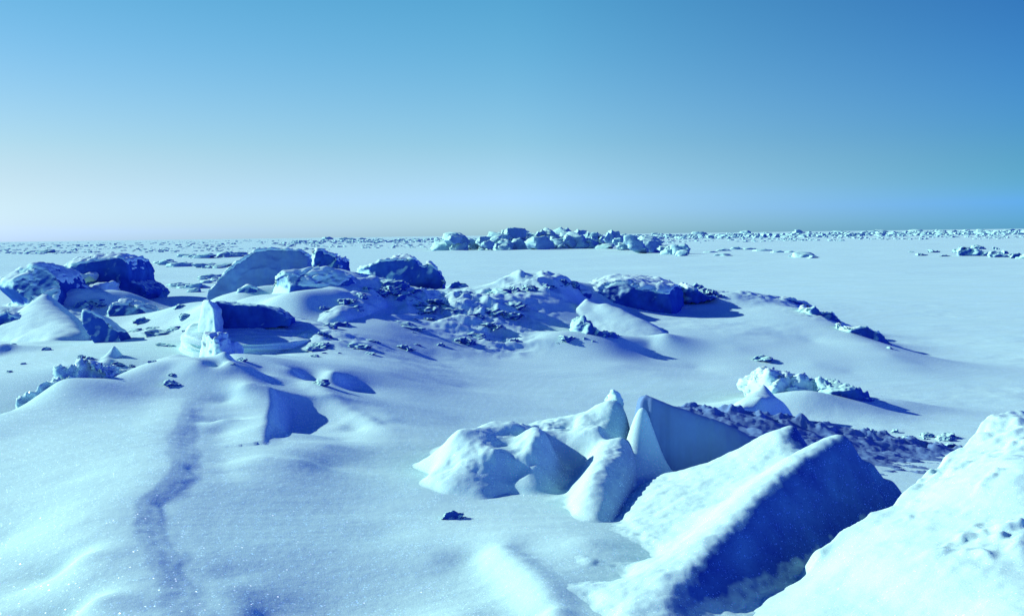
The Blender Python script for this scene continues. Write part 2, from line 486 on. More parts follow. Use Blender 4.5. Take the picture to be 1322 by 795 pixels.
def build_ground():
    ys = np.concatenate([np.linspace(-2.5, 1.0, 12), np.geomspace(3.4, 62, 1250) - 2.0, np.geomspace(62, 9000, 150) - 0])
    un = np.linspace(-.62, .62, 1000)
    us = np.concatenate([-.62 - np.geomspace(.01, 1.3, 40)[::-1], un, .62 + np.geomspace(.01, 1.3, 40)])
    Y, U = np.meshgrid(ys, us, indexing='ij')
    X = U * (Y + 4.0)
    Z = ground_h(X, Y)
    v = np.stack([X, Y, Z], -1).reshape(-1, 3)
    return tag(mesh_obj('snow_field', v, grid_faces(len(ys), len(us)), M_SNOW), kind='structure')


# ---------------------------------------------------------------- builders for drifts and ice
def hull2(P):
    P = sorted(map(tuple, P))
    def half(S):
        h = []
        for p in S:
            while len(h) > 1 and (h[-1][0] - h[-2][0]) * (p[1] - h[-2][1]) - (h[-1][1] - h[-2][1]) * (p[0] - h[-2][0]) <= 0: h.pop()
            h.append(p)
        return h[:-1]
    return np.array(half(P) + half(P[::-1]))


def drift(name, label, cat, pts, c=.05, res=.015, ring=(.12, .12), rough=(), mat=None, group=None, blur=.03, extra=None, foot=None, wall=7.0, fade=.2, edge=0.0):
    """a wind-shaped body of snow over the field: smooth surface through surveyed points, cut where it dips into the ground"""
    pts = list(pts)
    P = np.array(pts) if foot is None else np.concatenate([np.array(pts), np.array(foot)])
    H = hull2(P[:, :2]); cen = H.mean(0)
    rp = []
    for i in range(len(H)):
        a, b = H[i], H[(i + 1) % len(H)]
        k = max(1, int(np.linalg.norm(b - a) / .25))
        for j in range(k):
            p = a + (b - a) * j / k
            d = p - cen; p = p + d / np.linalg.norm(d) * ring[0]
            rp.append(p)
    rp = np.array(rp)
    rz = ground_h(rp[:, 0], rp[:, 1], False) - ring[1]
    if foot is None:
        pts += [np.array([p[0], p[1], z]) for p, z in zip(rp, rz)]
    S = Surface(pts, c)
    lo, hi = rp.min(0), rp.max(0)
    xs = np.arange(lo[0], hi[0], res); ys = np.arange(lo[1], hi[1], res)
    X, Y = np.meshgrid(xs, ys)
    Z = S(X, Y)
    for amp, sx, sy in rough:
        Z = Z + amp * fbm(X / sx, Y / sy, oct=4)
    if extra is not None:
        Z = extra(X, Y, Z)
    if foot is not None:
        # broken edge: steep wall outside the footprint
        Fp = np.array(line([np.array(p) for p in foot] + [np.array(foot[0])], .5))
        dd = np.full(X.shape, 1e9); ins = np.zeros(X.shape, bool)
        for (x0, y0), (x1, y1) in zip(Fp[:-1, :2], Fp[1:, :2]):
            ex, ey = x1 - x0, y1 - y0
            t = np.clip(((X - x0) * ex + (Y - y0) * ey) / (ex * ex + ey * ey + 1e-12), 0, 1)
            dd = np.minimum(dd, np.hypot(X - x0 - t * ex, Y - y0 - t * ey))
            ins ^= ((y0 > Y) != (y1 > Y)) & (X < ex * (Y - y0) / (ey if ey else 1e-12) + x0)
        sd = np.where(ins, -dd, dd) + .028 * fbm(X / .26, Y / .26, oct=4) + edge * perlin(X / .16 + 3, Y / .16)
        w_ = np.maximum(sd, 0)
        Z = Z - w_ * wall - .03 * sstep(-.03, 0, sd)
    G = ground_h(X, Y)
    if fade and foot is None:
        Z = Z + (G - ground_h(X, Y, False))
        hd = np.full(X.shape, 1e9); Hr = hull2(rp)
        for a, b in zip(Hr, np.roll(Hr, -1, 0)):
            e = b - a; e = e / (np.linalg.norm(e) + 1e-9)
            hd = np.minimum(hd, e[0] * (Y - a[1]) - e[1] * (X - a[0]))
        df = (Z - G) * sstep(.02, fade, hd)
        Z = G - .005 + (df + .005) * sstep(-.005, .05, df)
    Z = np.maximum(Z, G - .012)
    keep = Z > G - .0045
    fc = grid_faces(*X.shape)
    fc = fc[keep.ravel()[fc].any(1)]
    used = np.unique(fc); mp = np.zeros(X.size, int); mp[used] = np.arange(len(used))
    v = np.stack([X, Y, Z], -1).reshape(-1, 3)[used]
    off = v.mean(0); off[2] = v[:, 2].min()
    o = mesh_obj(name, v - off, mp[fc], mat or M_SNOW)
    o.location = off
    return tag(o, label, cat, group, 'thing')


def voxel(verts, faces, vs, smooth=2):
    me = bpy.data.meshes.new('tmp'); me.from_pydata([tuple(v) for v in verts], [], faces)
    bm = bmesh.new(); bm.from_mesh(me); bmesh.ops.recalc_face_normals(bm, faces=bm.faces); bm.to_mesh(me); bm.free()
    o = bpy.data.objects.new('tmp', me); COL.objects.link(o)
    r = o.modifiers.new('r', 'REMESH'); r.mode = 'VOXEL'; r.voxel_size = vs
    if smooth:
        s = o.modifiers.new('s', 'SMOOTH'); s.factor = .5; s.iterations = smooth
    dg = bpy.context.evaluated_depsgraph_get(); dg.update()
    ev = o.evaluated_get(dg); em = ev.to_mesh()
    n = len(em.vertices)
    co = np.empty(n * 3, np.float32); em.vertices.foreach_get('co', co)
    no = np.empty(n * 3, np.float32); em.vertices.foreach_get('normal', no)
    fs = np.array([p.vertices[:] for p in em.polygons if len(p.vertices) == 4], np.int32)
    ev.to_mesh_clear(); bpy.data.objects.remove(o); bpy.data.meshes.remove(me)
    return co.reshape(-1, 3).astype(float), no.reshape(-1, 3).astype(float), fs


def cleave(co, seed, n=11):
    """flat cleavage faces"""
    r = np.random.default_rng(seed + 500)
    c = co.mean(0); s = np.ptp(co, axis=0)
    for _ in range(n):
        v = r.normal(size=3) * np.array([1, 1, .8]); v /= np.linalg.norm(v)
        w = v / s; w /= np.linalg.norm(w)
        d = (co - c) @ w
        off = np.quantile(d, r.uniform(.93, .99))
        co = co - w[None] * (np.maximum(d - off, 0) * .92)[:, None]
    return co


def crag(co, no, amp, scale, seed, chip=.6):
    s = co / scale + seed * 13.7
    d = fbm(s[:, 0], s[:, 1], s[:, 2], oct=4) * .6
    d += -chip * np.abs(perlin(s[:, 0] * .9 + 3, s[:, 1] * .9, s[:, 2] * .9)) * 1.2
    # broken steps: ice breaks along flat cleavage
    st = perlin(s[:, 0] * .6 + 11, s[:, 1] * .6, s[:, 2] * .6) * 2.2
    d += .5 * (np.round(st) - st) * .6
    f = co / (scale * .22) + seed * 3.1
    d += .22 * fbm(f[:, 0], f[:, 1], f[:, 2], oct=3) - .16 * np.abs(perlin(f[:, 0] * .6, f[:, 1] * .6, f[:, 2] * .6 + 5))
    return co + no * (d * amp * 1.25)[:, None]


_seed = [0]


def prism(profile, Y0, Y1, back=.85, lift=0.0, side=0.0, lean=0.0, zmin=None):
    """profile in the direction of view at depth Y0, carried back to depth Y1"""
    fr = np.array([at(px, py, Y0) for px, py in profile])
    cz = fr[:, 2].min()
    if zmin is not None:
        low = fr[:, 2] < cz + .35 * (fr[:, 2].max() - cz)
        fr[low, 2] = np.minimum(fr[low, 2], zmin)
    cen = fr.mean(0)
    bk = fr.copy()
    bk[:, 0] = cen[0] + (fr[:, 0] - cen[0]) * back + side
    bk[:, 2] = fr[:, 2].min() + (fr[:, 2] - fr[:, 2].min()) * (back + lift)
    bk[:, 1] = Y1
    fr[:, 1] += lean * (fr[:, 2] - fr[:, 2].min())      # the face leans back with height
    n = len(fr)
    faces = [list(range(n)), [n + i for i in reversed(range(n))]]
    for i in range(n):
        j = (i + 1) % n
        faces.append([i, n + i, n + j, j])
    return np.concatenate([fr, bk]), faces


def ice(name, label, cat, profile, Y0, Y1, vs=None, amp=.04, scale=.3, smooth=3, chip=.6, cap=.05, group=None, mat=None, wrap=.35, wr=.8, bank=.28, chop=11, **kw):
    _seed[0] += 1
    V, Fc = prism(profile, Y0, Y1, **kw)
    vs = vs or Y0 * .0017
    co, no, fs = voxel(V, Fc, vs, min(smooth, 2))
    if chop: co = cleave(co, _seed[0], chop)
    # the left end turns away from the viewer, towards the sun
    x0, x1 = co[:, 0].min(), co[:, 0].max()
    zf = (co[:, 2] - co[:, 2].min()) / np.ptp(co[:, 2])
    t = np.clip((x0 + wrap * (x1 - x0) * (.75 + .5 * perlin(co[:, 2] / .5 + _seed[0], co[:, 2] * 0)) - co[:, 0]) / (wrap * (x1 - x0)), 0, 1)
    co[:, 1] += wr * (Y1 - Y0) * t * (t * .5 + .5) * np.clip((Y1 - co[:, 1]) / (Y1 - Y0), 0, 1)
    co = crag(co, no, amp, scale, _seed[0], chip)
    org = np.array([co[:, 0].mean(), co[:, 1].mean(), co[:, 2].min()])
    body = mesh_obj(name, co - org, fs, mat or M_ICE)
    body.location = org
    tag(body, label, cat, group)
    if bank:
        hh = np.ptp(co[:, 2]); wd = np.ptp(co[:, 0])
        BANKS.append((co[:, 0].mean() + .1 * wd, co[:, 1].min() - .15 * hh, wd * .55, max(.35, .6 * hh), bank * hh * .7))
        BANKS.append((co[:, 0].max() + .25 * wd, co[:, 1].mean() - .1 * hh, wd * .5 + .2, max(.3, .4 * hh), bank * hh * .75))
        BANKS.append((co[:, 0].min() - .1 * wd, co[:, 1].min() + .1 * hh, wd * .35 + .15, max(.3, .5 * hh), bank * hh * .8))
    if cap:
        me = body.data
        nn = np.empty(len(me.vertices) * 3, np.float32); me.vertices.foreach_get('normal', nn); nn = nn.reshape(-1, 3)
        c2 = co - org
        m = sstep(.45, .8, nn[:, 2] + .25 * perlin(co[:, 0] / .25, co[:, 1] / .25, co[:, 2] / .25))
        top = c2 + nn * (m * cap * (.7 + .5 * perlin(co[:, 0] / .3, co[:, 1] / .3)) - .02 * (1 - m))[:, None]
        kf = fs[(m[fs] > .004).any(1)]
        lab = np.arange(len(co))
        for _ in range(400):
            mn = lab[kf].min(1); old = lab.copy()
            np.minimum.at(lab, kf.ravel(), np.repeat(mn, 4)); lab = lab[lab]
            if (lab == old).all(): break
        if len(kf):
            cnt = np.bincount(lab[kf[:, 0]]); kf = kf[lab[kf[:, 0]] == cnt.argmax()]
        if len(kf) > 20:
            used = np.unique(kf); mp = np.zeros(len(co), int); mp[used] = np.arange(len(used))
            mesh_obj('snow_cap', top[used], mp[kf], M_DRIFT, parent=body)
    return body


# ---------------------------------------------------------------- right foreground: wedge drift, mound, hummock
W = []
wc = [at(800, 850, 3.45), at(838, 806, 3.74), at(870, 770, 3.95), at(935, 704, 4.40), at(1000, 640, 4.88), at(1055, 594, 5.3), at(1080, 572, 5.47), at(1092, 565, 5.55)]
W += line(wc, .06)
W += [at(800, 745, 4.45), at(760, 715, 4.68), at(748, 790, 3.96), at(800, 690, 5.2), at(765, 668, 5.8), at(850, 640, 5.8), at(895, 680, 5.05), at(940, 645, 5.4), at(880, 620, 6.05), at(840, 612, 6.5), at(800, 640, 6.15), at(850, 720, 4.75), at(790, 790, 3.9)]
W += line([at(893, 612, 6.1), at(915, 602, 6.1), at(940, 598, 6.08), at(972, 584, 6.12), at(1003, 562, 6.2), at(1018, 555, 6.25), at(1026, 555, 6.3)], .06)
W += [at(1000, 605, 5.72), at(1035, 592, 5.75), at(960, 615, 5.75)]
W += [q(1040, 6.55, .42), q(1010, 6.65, .42), q(1060, 6.35, .45), q(1085, 6.1, .42), q(1000, 6.8, .4), q(960, 6.75, .42), q(1110, 6.0, .4)]
# shaded right flank and the trough below it
cl = np.array(line(wc, .12))
for p in cl:
    t = max(0.0, (p[1] - 3.84) / 1.7)
    n = np.array([.79, -.62, 0])
    dep = .03 + .40 * t
    W += [p + n * (.05 + .10 * t) + np.array([0, 0, -dep * .55]), p + n * (.12 + .26 * t) + np.array([0, 0, -dep]), p + n * (.22 + .45 * t) + np.array([0, 0, -dep * 1.12])]
W += [hit(705, 700), hit(712, 750), hit(722, 790), hit(722, 685)]
W += [at(1128, 600, 5.75), at(1155, 622, 5.9), q(1170, 5.6, .28), q(1180, 5.3, .28)]
def wedge_rough(X, Y, Z):
    return Z + .016 * perlin(X / .5 + 2, Y / .5) + .009 * fbm(X / .13, Y / .13, oct=4)
drift('snow_drift', 'sharp crested snow drift in the right foreground, its steep right flank in deep blue shadow', 'snow drift', W, c=.04, res=.011, ring=(.30, .03), blur=.06, fade=.34, extra=wedge_rough, mat=M_SHADED)

R = []
R += [at(918, 806, 4.0), at(968, 776, 4.18), at(1014, 750, 4.30), at(1044, 720, 4.37), at(1058, 704, 4.40)]
R += line([at(1056, 703, 4.40), at(1100, 672, 4.54), at(1150, 641, 4.72), at(1180, 620, 4.85), at(1220, 584, 5.02), at(1250, 563, 5.12), at(1268, 545, 5.2), at(1285, 535, 5.24), at(1322, 531, 5.3), at(1400, 520, 5.4)], .09)
R += [at(1000, 790, 3.90), at(1100, 790, 3.66), at(1200, 790, 3.45), at(1322, 795, 3.2), at(1100, 720, 4.12), at(1200, 700, 3.95), at(1180, 660, 4.45), at(1322, 700, 3.75), at(1250, 620, 4.5), at(1322, 600, 4.4), at(1400, 650, 4.1), at(1450, 795, 3.1), at(1450, 560, 4.8), at(1270, 570, 4.95), at(1322, 555, 4.95)]
Rfoot = [np.array(p) for p in R[:5]] + [at(1100, 672, 4.54), at(1150, 641, 4.72), at(1180, 620, 4.85), at(1220, 584, 5.02), at(1250, 563, 5.12), at(1268, 545, 5.2), at(1285, 535, 5.24), at(1322, 531, 5.3), at(1400, 520, 5.4), at(1500, 540, 5.4), at(1500, 795, 3.0), q(1322, 2.7, .6), q(1000, 3.3, .45), q(850, 3.7, .4)]
R += [q(1322, 2.8, .68), q(1050, 3.3, .5), q(1480, 4.2, .85)]
def mound_rough(X, Y, Z):
    e = sstep(.62, .8, Z)
    return Z + .030 * perlin(X / .62 + 2, Y / .5) + .014 * fbm(X / .3, Y / .3, oct=4) + sstep(.60, .80, Z) * sstep(4.3, 4.9, Y) * (.030 * np.abs(fbm(X / .2 + 2, Y / .2, oct=4)) - .012) + e * .034 * np.maximum(fbm(X / .11 + 4, Y / .09, oct=3) - .1, -.25) * sstep(.0, .35, perlin(X / .45 + 1, Y / .45 + 8))
drift('snow_mound', 'large sunlit snow mound with crusty brow at the right edge of the foreground', 'snow mound', R, c=.05, res=.011, ring=(.35, .15), extra=mound_rough, foot=Rfoot, wall=1.5, edge=.045)

D = []
# left lobe, its white flank towards the sun
D += [hit(553, 576), hit(551, 592), hit(552, 612), hit(555, 634), hit(562, 655), hit(585, 668), hit(615, 675), hit(650, 676), hit(690, 676), hit(722, 675), hit(540, 585), hit(536, 620), hit(545, 660)]
D += line([at(578, 566, 6.75), at(590, 560, 6.7), at(620, 551, 6.8), at(650, 546, 6.9), at(668, 549, 6.9)], .10)
D += [at(582, 590, 6.5), at(586, 618, 6.2), at(592, 640, 6.05), at(640, 590, 6.4), at(615, 600, 6.35), at(630, 635, 6.1), at(650, 645, 6.1)]
# second lobe with its shaded right flank
D += line([at(672, 556, 6.85), at(688, 551, 6.8), at(701, 556, 6.7), at(705, 570, 6.6), at(699, 590, 6.45), at(685, 615, 6.3), at(668, 642, 6.15)], .07)
D += [at(660, 575, 6.65), at(655, 610, 6.35)]
D += line([q(726, 6.85, .44), q(730, 6.6, .405), q(722, 6.4, .385), q(708, 6.2, .38), q(695, 6.0, .38)], .12)
D += [q(738, 6.3, .385), q(730, 6.1, .38), q(720, 5.9, .38)]
# third lobe: rounded white rib
D += line([at(784, 558, 7.0), at(779, 570, 6.8), at(771, 588, 6.5), at(763, 606, 6.22), at(756, 625, 5.95), at(751, 648, 5.75), at(748, 664, 5.6)], .06)
D += line([q(756, 6.8, .45), q(750, 6.55, .42), q(742, 6.25, .395), q(735, 5.95, .38), q(733, 5.7, .375)], .12)
D += line([q(812, 6.75, .57), q(810, 6.45, .52), q(802, 6.15, .49), q(792, 5.85, .45), q(780, 5.6, .41)], .12)
D += line([at(700, 545, 7.6), at(740, 535, 7.6), at(775, 525, 7.5), at(800, 520, 7.4)], .12)
D += [at(730, 552, 7.25), at(765, 548, 7.2), at(745, 562, 6.95), at(800, 590, 6.9)]
D += [q(600, 8.2, .27), q(680, 8.4, .27), q(750, 8.6, .25), q(820, 8.6, .25), q(552, 7.9, .36)]
def hum_rough(X, Y, Z):
    e = sstep(.40, .55, Z)
    return Z + e * (.022 * fbm(X / .24, Y / .24, oct=4) + .010 * fbm(X / .07, Y / .07, oct=2) * sstep(.0, .4, perlin(X / .35 + 9, Y / .35)) + .030 * np.minimum(ridged(X / .3 + 2, Y / .3, oct=3) - 1.0, .2) * sstep(.1, .5, perlin(X / .5 + 3.3, Y / .5 + 1)))
drift('snow_hummock', 'lobed snow hummock with white sunlit left face, left of the broken ice slab', 'snow hummock', D, c=.065, res=.012, ring=(.20, .01), fade=.18, extra=hum_rough, mat=M_HUM)

# tilted ice slab with rubble on its back
S4 = []
S4 += line([at(824, 511, 7.0), at(832, 509, 7.05), at(841, 513, 7.0)], .05)
S4 += line([at(826, 510, 7.1), at(832, 511, 7.6), at(838, 513, 8.1), at(842, 514, 8.5)], .08)
S4 += line([at(843, 514, 6.98), at(880, 527, 6.98), at(935, 546, 7.0), at(1000, 574, 7.02), at(1060, 592, 7.04), at(1110, 606, 7.05), at(1165, 624, 7.06)], .06)
S4 += [q(870, 7.3, .66), q(870, 7.7, .60), q(880, 8.2, .54), q(950, 7.4, .49), q(960, 8.0, .45), q(1050, 7.5, .36), q(1060, 8.1, .34), q(1150, 7.6, .24), q(1160, 8.2, .24)]
S4 += line([at(900, 517, 8.4), at(950, 521, 8.4), at(1000, 528, 8.4), at(1060, 535, 8.45), at(1110, 543, 8.5), at(1150, 550, 8.5), at(1200, 558, 8.5), at(1250, 570, 8.5)], .12)
S4 += [q(1280, 8.0, .15), at(1240, 600, 7.3), at(1180, 636, 6.6), at(1110, 618, 6.75), q(1260, 6.6, .24), q(1200, 6.3, .25), q(1130, 6.4, .29)]
S4foot = [at(826, 510, 7.0), at(841, 513, 6.97), at(935, 546, 6.98), at(1000, 574, 7.0), at(1050, 590, 7.02), q(1065, 6.75, .3), q(1120, 6.3, .3), q(1200, 6.15, .3), q(1270, 6.4, .3), q(1310, 7.0, .2), at(1290, 595, 8.0), at(1260, 572, 8.55), at(1150, 549, 8.55), at(1000, 527, 8.5), at(842, 514, 8.55), at(830, 511, 7.8)]
def slab_rough(X, Y, Z):
    onb = sstep(1.05, 1.35, X) * np.maximum(sstep(7.02, 7.12, Y), sstep(2.15, 2.4, X))
    a = X * .93 - Y * .36; b = X * .36 + Y * .93
    st = ridged(a / .62 + 3, b / .15, oct=4) - 1.0
    lump = np.maximum(fbm(X / .16 + 8, Y / .13, oct=4), -.2)
    top = sstep(8.25, 8.45, Y) * sstep(8.75, 8.5, Y)
    return Z + onb * (.030 * st + .020 * lump - .075) + top * .05 * np.maximum(fbm(X / .12, Y / .12, oct=3), -.1) + .005 * fbm(X / .12, Y / .12, oct=3)
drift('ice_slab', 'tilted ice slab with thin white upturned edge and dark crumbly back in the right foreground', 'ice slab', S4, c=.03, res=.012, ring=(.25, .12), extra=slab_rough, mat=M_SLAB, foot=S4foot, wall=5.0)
ice('ice_pinnacle', 'slim white ice pinnacle standing just left of the tilted slab', 'ice pinnacle', [(776, 576), (780, 545), (785, 512), (792, 503), (803, 506), (808, 520), (806, 550), (812, 576)], 7.35, 7.6, amp=.03, scale=.14, cap=0, zmin=.4, mat=M_SNOW, bank=0, wrap=.9, wr=1.2)

# flaring white foot of the slab's upturned edge
T4 = line([at(838, 514, 6.99), at(836, 550, 6.93), at(832, 585, 6.85), at(828, 606, 6.72)], .06)
T4 = [at(828, 530, 6.97), at(822, 560, 6.9), at(815, 590, 6.75), at(806, 612, 6.5), at(790, 630, 6.2), at(838, 600, 6.75), at(834, 560, 6.9), at(860, 612, 6.75), at(800, 595, 7.0), at(810, 575, 7.1), at(850, 625, 6.5)]
drift('snow_apron', 'bright snow apron banked against the foot of the white upturned slab edge', 'snow drift', T4, c=.14, res=.012, ring=(.3, .06))

# ---------------------------------------------------------------- left middle ground
ice('ice_block', 'rounded ice block with white sunlit crown at the left edge of the photo', 'ice block', [(-60, 365), (-20, 350), (8, 342), (25, 339), (38, 345), (48, 356), (60, 376), (68, 398), (60, 412), (30, 420), (0, 430), (-60, 430)], 18.2, 20.4, amp=.06, scale=.7, zmin=.3, lean=.75, wrap=.75, wr=1.0)
ice('ice_block', 'largest dark ice block at left with undercut right side', 'ice block', [(58, 372), (64, 352), (70, 338), (84, 331), (98, 334), (108, 331), (130, 327), (150, 330), (163, 336), (168, 348), (169, 362), (180, 366), (190, 374), (193, 381), (186, 390), (178, 400), (150, 408), (100, 410), (70, 395)], 21, 22.6, amp=.08, scale=.6, back=.95, chop=5)
ice('snow_lump', 'pale snow lump lodged in the upper face of the largest dark ice block', 'snow lump', [(78, 362), (95, 354), (108, 350), (118, 352), (117, 361), (100, 366)], 20.6, 21.3, amp=.05, scale=.3, cap=0, mat=M_DRIFT)
ice('snow_lump', 'pale snow lump low on the front of the largest dark ice block', 'snow lump', [(100, 373), (122, 366), (140, 364), (137, 373), (143, 381), (120, 381)], 20.3, 21.2, amp=.05, scale=.3, cap=0, mat=M_DRIFT)
ice('ice_block', 'low dark wedge of ice between the two big blocks at left', 'ice block', [(36, 346), (50, 349), (62, 352), (78, 364), (98, 369), (106, 380), (88, 394), (66, 392), (45, 372)], 19.6, 20.6, amp=.05, scale=.4, zmin=.4)
ice('ice_chunk', 'dark ice chunk lying under the largest block behind the small cone', 'ice chunk', [(98, 379), (118, 380), (145, 382), (148, 392), (130, 402), (112, 398)], 19.2, 20.0, amp=.05, scale=.3, zmin=.45, cap=.02)
ice('ice_cone', 'small ice cone, white left and dark right, before the largest dark block', 'ice block', [(122, 412), (136, 396), (150, 387), (162, 391), (178, 398), (196, 404), (207, 409), (200, 417), (160, 422), (130, 420)], 17, 18.0, amp=.05, scale=.3, zmin=.35, lean=.3)
ice('ice_slab', 'dark smooth ice slab sliding down right of the pale pyramid drift at left', 'ice slab', [(88, 406), (98, 401), (110, 403), (128, 415), (145, 427), (168, 441), (196, 452), (185, 460), (150, 456), (132, 458), (110, 436)], 13.2, 13.8, amp=.025, scale=.5, lean=.3, cap=.02, zmin=.3, chop=0, bank=0, wrap=.12)
P = line([at(60, 379, 16.6), at(50, 386, 16.4), at(30, 405, 15.8), at(5, 425, 15.2)], .2) + line([at(60, 379, 16.6), at(78, 398, 16.2), at(95, 415, 15.3), at(110, 432, 14.4)], .2)
P += [at(60, 400, 15.8), at(55, 420, 15.0), at(60, 440, 13.9), at(20, 440, 14.4), at(-20, 430, 15.2), q(80, 17.2, .65), q(40, 17.4, .7), q(110, 16.2, .5), q(0, 16.8, .55)]
drift('pyramid_drift', 'pale pyramid shaped snow drift below the rounded block at the left edge', 'snow drift', P, c=.04, res=.03, ring=(.3, .1), rough=((.01, .3, .3),))
ice('ice_chunk', 'dark flat ice chunk at the far left edge below the rounded block', 'ice chunk', [(-15, 408), (6, 404), (22, 408), (28, 416), (12, 424), (-15, 424)], 15.6, 16.2, amp=.04, scale=.25, zmin=.4, cap=.03)
ice('ice_chunk', 'little dark ice chunk on the snow at the left edge', 'ice chunk', [(-12, 448), (0, 444), (9, 448), (10, 454), (-10, 456)], 12.8, 13.2, amp=.03, scale=.2, zmin=.4, cap=0)
K = [at(147, 446, 11.8), at(143, 452, 11.75), at(140, 462, 11.4), at(152, 452, 11.9), at(146, 470, 10.9), at(130, 468, 11.2), at(160, 465, 11.8)]
drift('snow_spike', 'little pointed snow spike beside the foot of the dark smooth slab', 'snow spike', K, c=.02, res=.02, ring=(.3, .08))
ice('ice_hummock', 'rough frosted ice hummock at left, half buried behind the near snow swell', 'ice hummock', [(5, 540), (18, 515), (36, 492), (52, 480), (62, 476), (72, 479), (84, 472), (92, 466), (106, 468), (122, 478), (140, 489), (160, 500), (150, 520), (80, 540)], 8.55, 9.5, amp=.07, scale=.26, zmin=.4, lean=.35, chip=1.0, cap=.02, back=.7, mat=M_HUM)
ice('ice_chunk', 'crumbly pale ice chunk at the left foot of the rough frosted hummock', 'ice chunk', [(-10, 545), (0, 524), (20, 510), (38, 498), (56, 490), (70, 500), (66, 530), (30, 545)], 8.3, 8.9, amp=.06, scale=.2, zmin=.4, lean=.5, chip=1.0, cap=0, back=.7, bank=0, mat=M_HUM)
ice('snow_lump', 'bright crumbling white snow lump just behind the crest of the near swell', 'snow lump', [(222, 482), (230, 460), (236, 440), (248, 432), (262, 433), (276, 443), (288, 458), (284, 480), (255, 492), (235, 490)], 10.2, 11.2, amp=.06, scale=.25, zmin=.6, chip=.9, cap=0, mat=M_DRIFT, lean=.4, wrap=.95, wr=1.0)
# ---------------------------------------------------------------- centre left blocks
ice('ice_slab', 'big tilted ice slab with bright thin upper left edge behind the layered stump', 'ice slab', [(236, 424), (250, 396), (262, 378), (290, 350), (312, 332), (328, 324), (345, 321), (378, 323), (394, 332), (396, 350), (370, 380), (345, 400), (300, 415), (262, 424)], 16.6, 17.3, amp=.035, scale=.4, lean=.2, zmin=.4, back=.98, chop=0, wrap=.12, smooth=1, mat=M_SLAB)
ice('ice_chunk', 'rough ice chunk resting on the back right end of the big tilted slab', 'ice chunk', [(388, 348), (392, 336), (400, 323), (412, 322), (424, 328), (436, 332), (449, 333), (451, 348), (440, 356)], 17.6, 18.6, amp=.09, scale=.35, zmin=.7, chip=1.0)
ice('ice_chunk', 'flat ice block lying in front of the big tilted slab, behind the stump', 'ice chunk', [(278, 402), (290, 380), (310, 366), (330, 372), (336, 390), (330, 408)], 15.8, 16.5, amp=.04, scale=.4, zmin=.5, cap=.03)
ice('ice_block', 'ice block with curved pale left side and dark square front, centre left', 'ice block', [(320, 418), (326, 396), (334, 374), (346, 356), (362, 348), (385, 346), (410, 345), (436, 348), (450, 356), (462, 370), (460, 400), (420, 412), (395, 415), (370, 418)], 14.6, 15.9, amp=.05, scale=.6, zmin=.4)
ice('snow_lump', 'small snow lump against the foot of the pale sided block', 'snow lump', [(360, 402), (366, 388), (378, 380), (388, 382), (398, 392), (412, 397), (412, 408), (380, 412)], 13.9, 14.5, amp=.05, scale=.2, zmin=.6, cap=0, mat=M_DRIFT)
ice('ice_chunk', 'low pale ice chunk right of the block with the dark square front', 'ice chunk', [(414, 386), (430, 376), (452, 371), (468, 374), (474, 382), (460, 392), (425, 394)], 15.0, 15.8, amp=.05, scale=.25, zmin=.6)
ice('ice_block', 'dark jagged ice block at the right end of the central pile', 'ice block', [(440, 368), (450, 352), (464, 345), (490, 337), (502, 334), (507, 327), (515, 324), (528, 329), (540, 340), (546, 346), (552, 339), (561, 343), (570, 354), (577, 364), (574, 380), (520, 384), (470, 380)], 20.5, 22, amp=.07, scale=.45, chip=1.0)
ice('ice_chunk', 'small ice chunk wedged between the square block and the dark jagged block', 'ice chunk', [(436, 360), (448, 352), (462, 354), (478, 360), (478, 372), (450, 374)], 17.5, 18.2, amp=.06, scale=.25, zmin=.6)
NB = [at(372, 407, 14.0), at(400, 399, 14.1), at(430, 387, 14.3), at(452, 377, 14.45), at(475, 372, 14.8), at(400, 414, 13.4), at(440, 402, 13.5), at(470, 392, 14.0), at(360, 415, 13.7), at(500, 380, 15.0), q(400, 14.8, .7), q(450, 15.2, .7), q(490, 15.6, .7)]
drift('snow_bank', 'bright snow bank piled against the dark square front of the pale sided block', 'snow drift', NB, c=.04, res=.022, ring=(.35, .06), rough=((.02, .25, .25),))
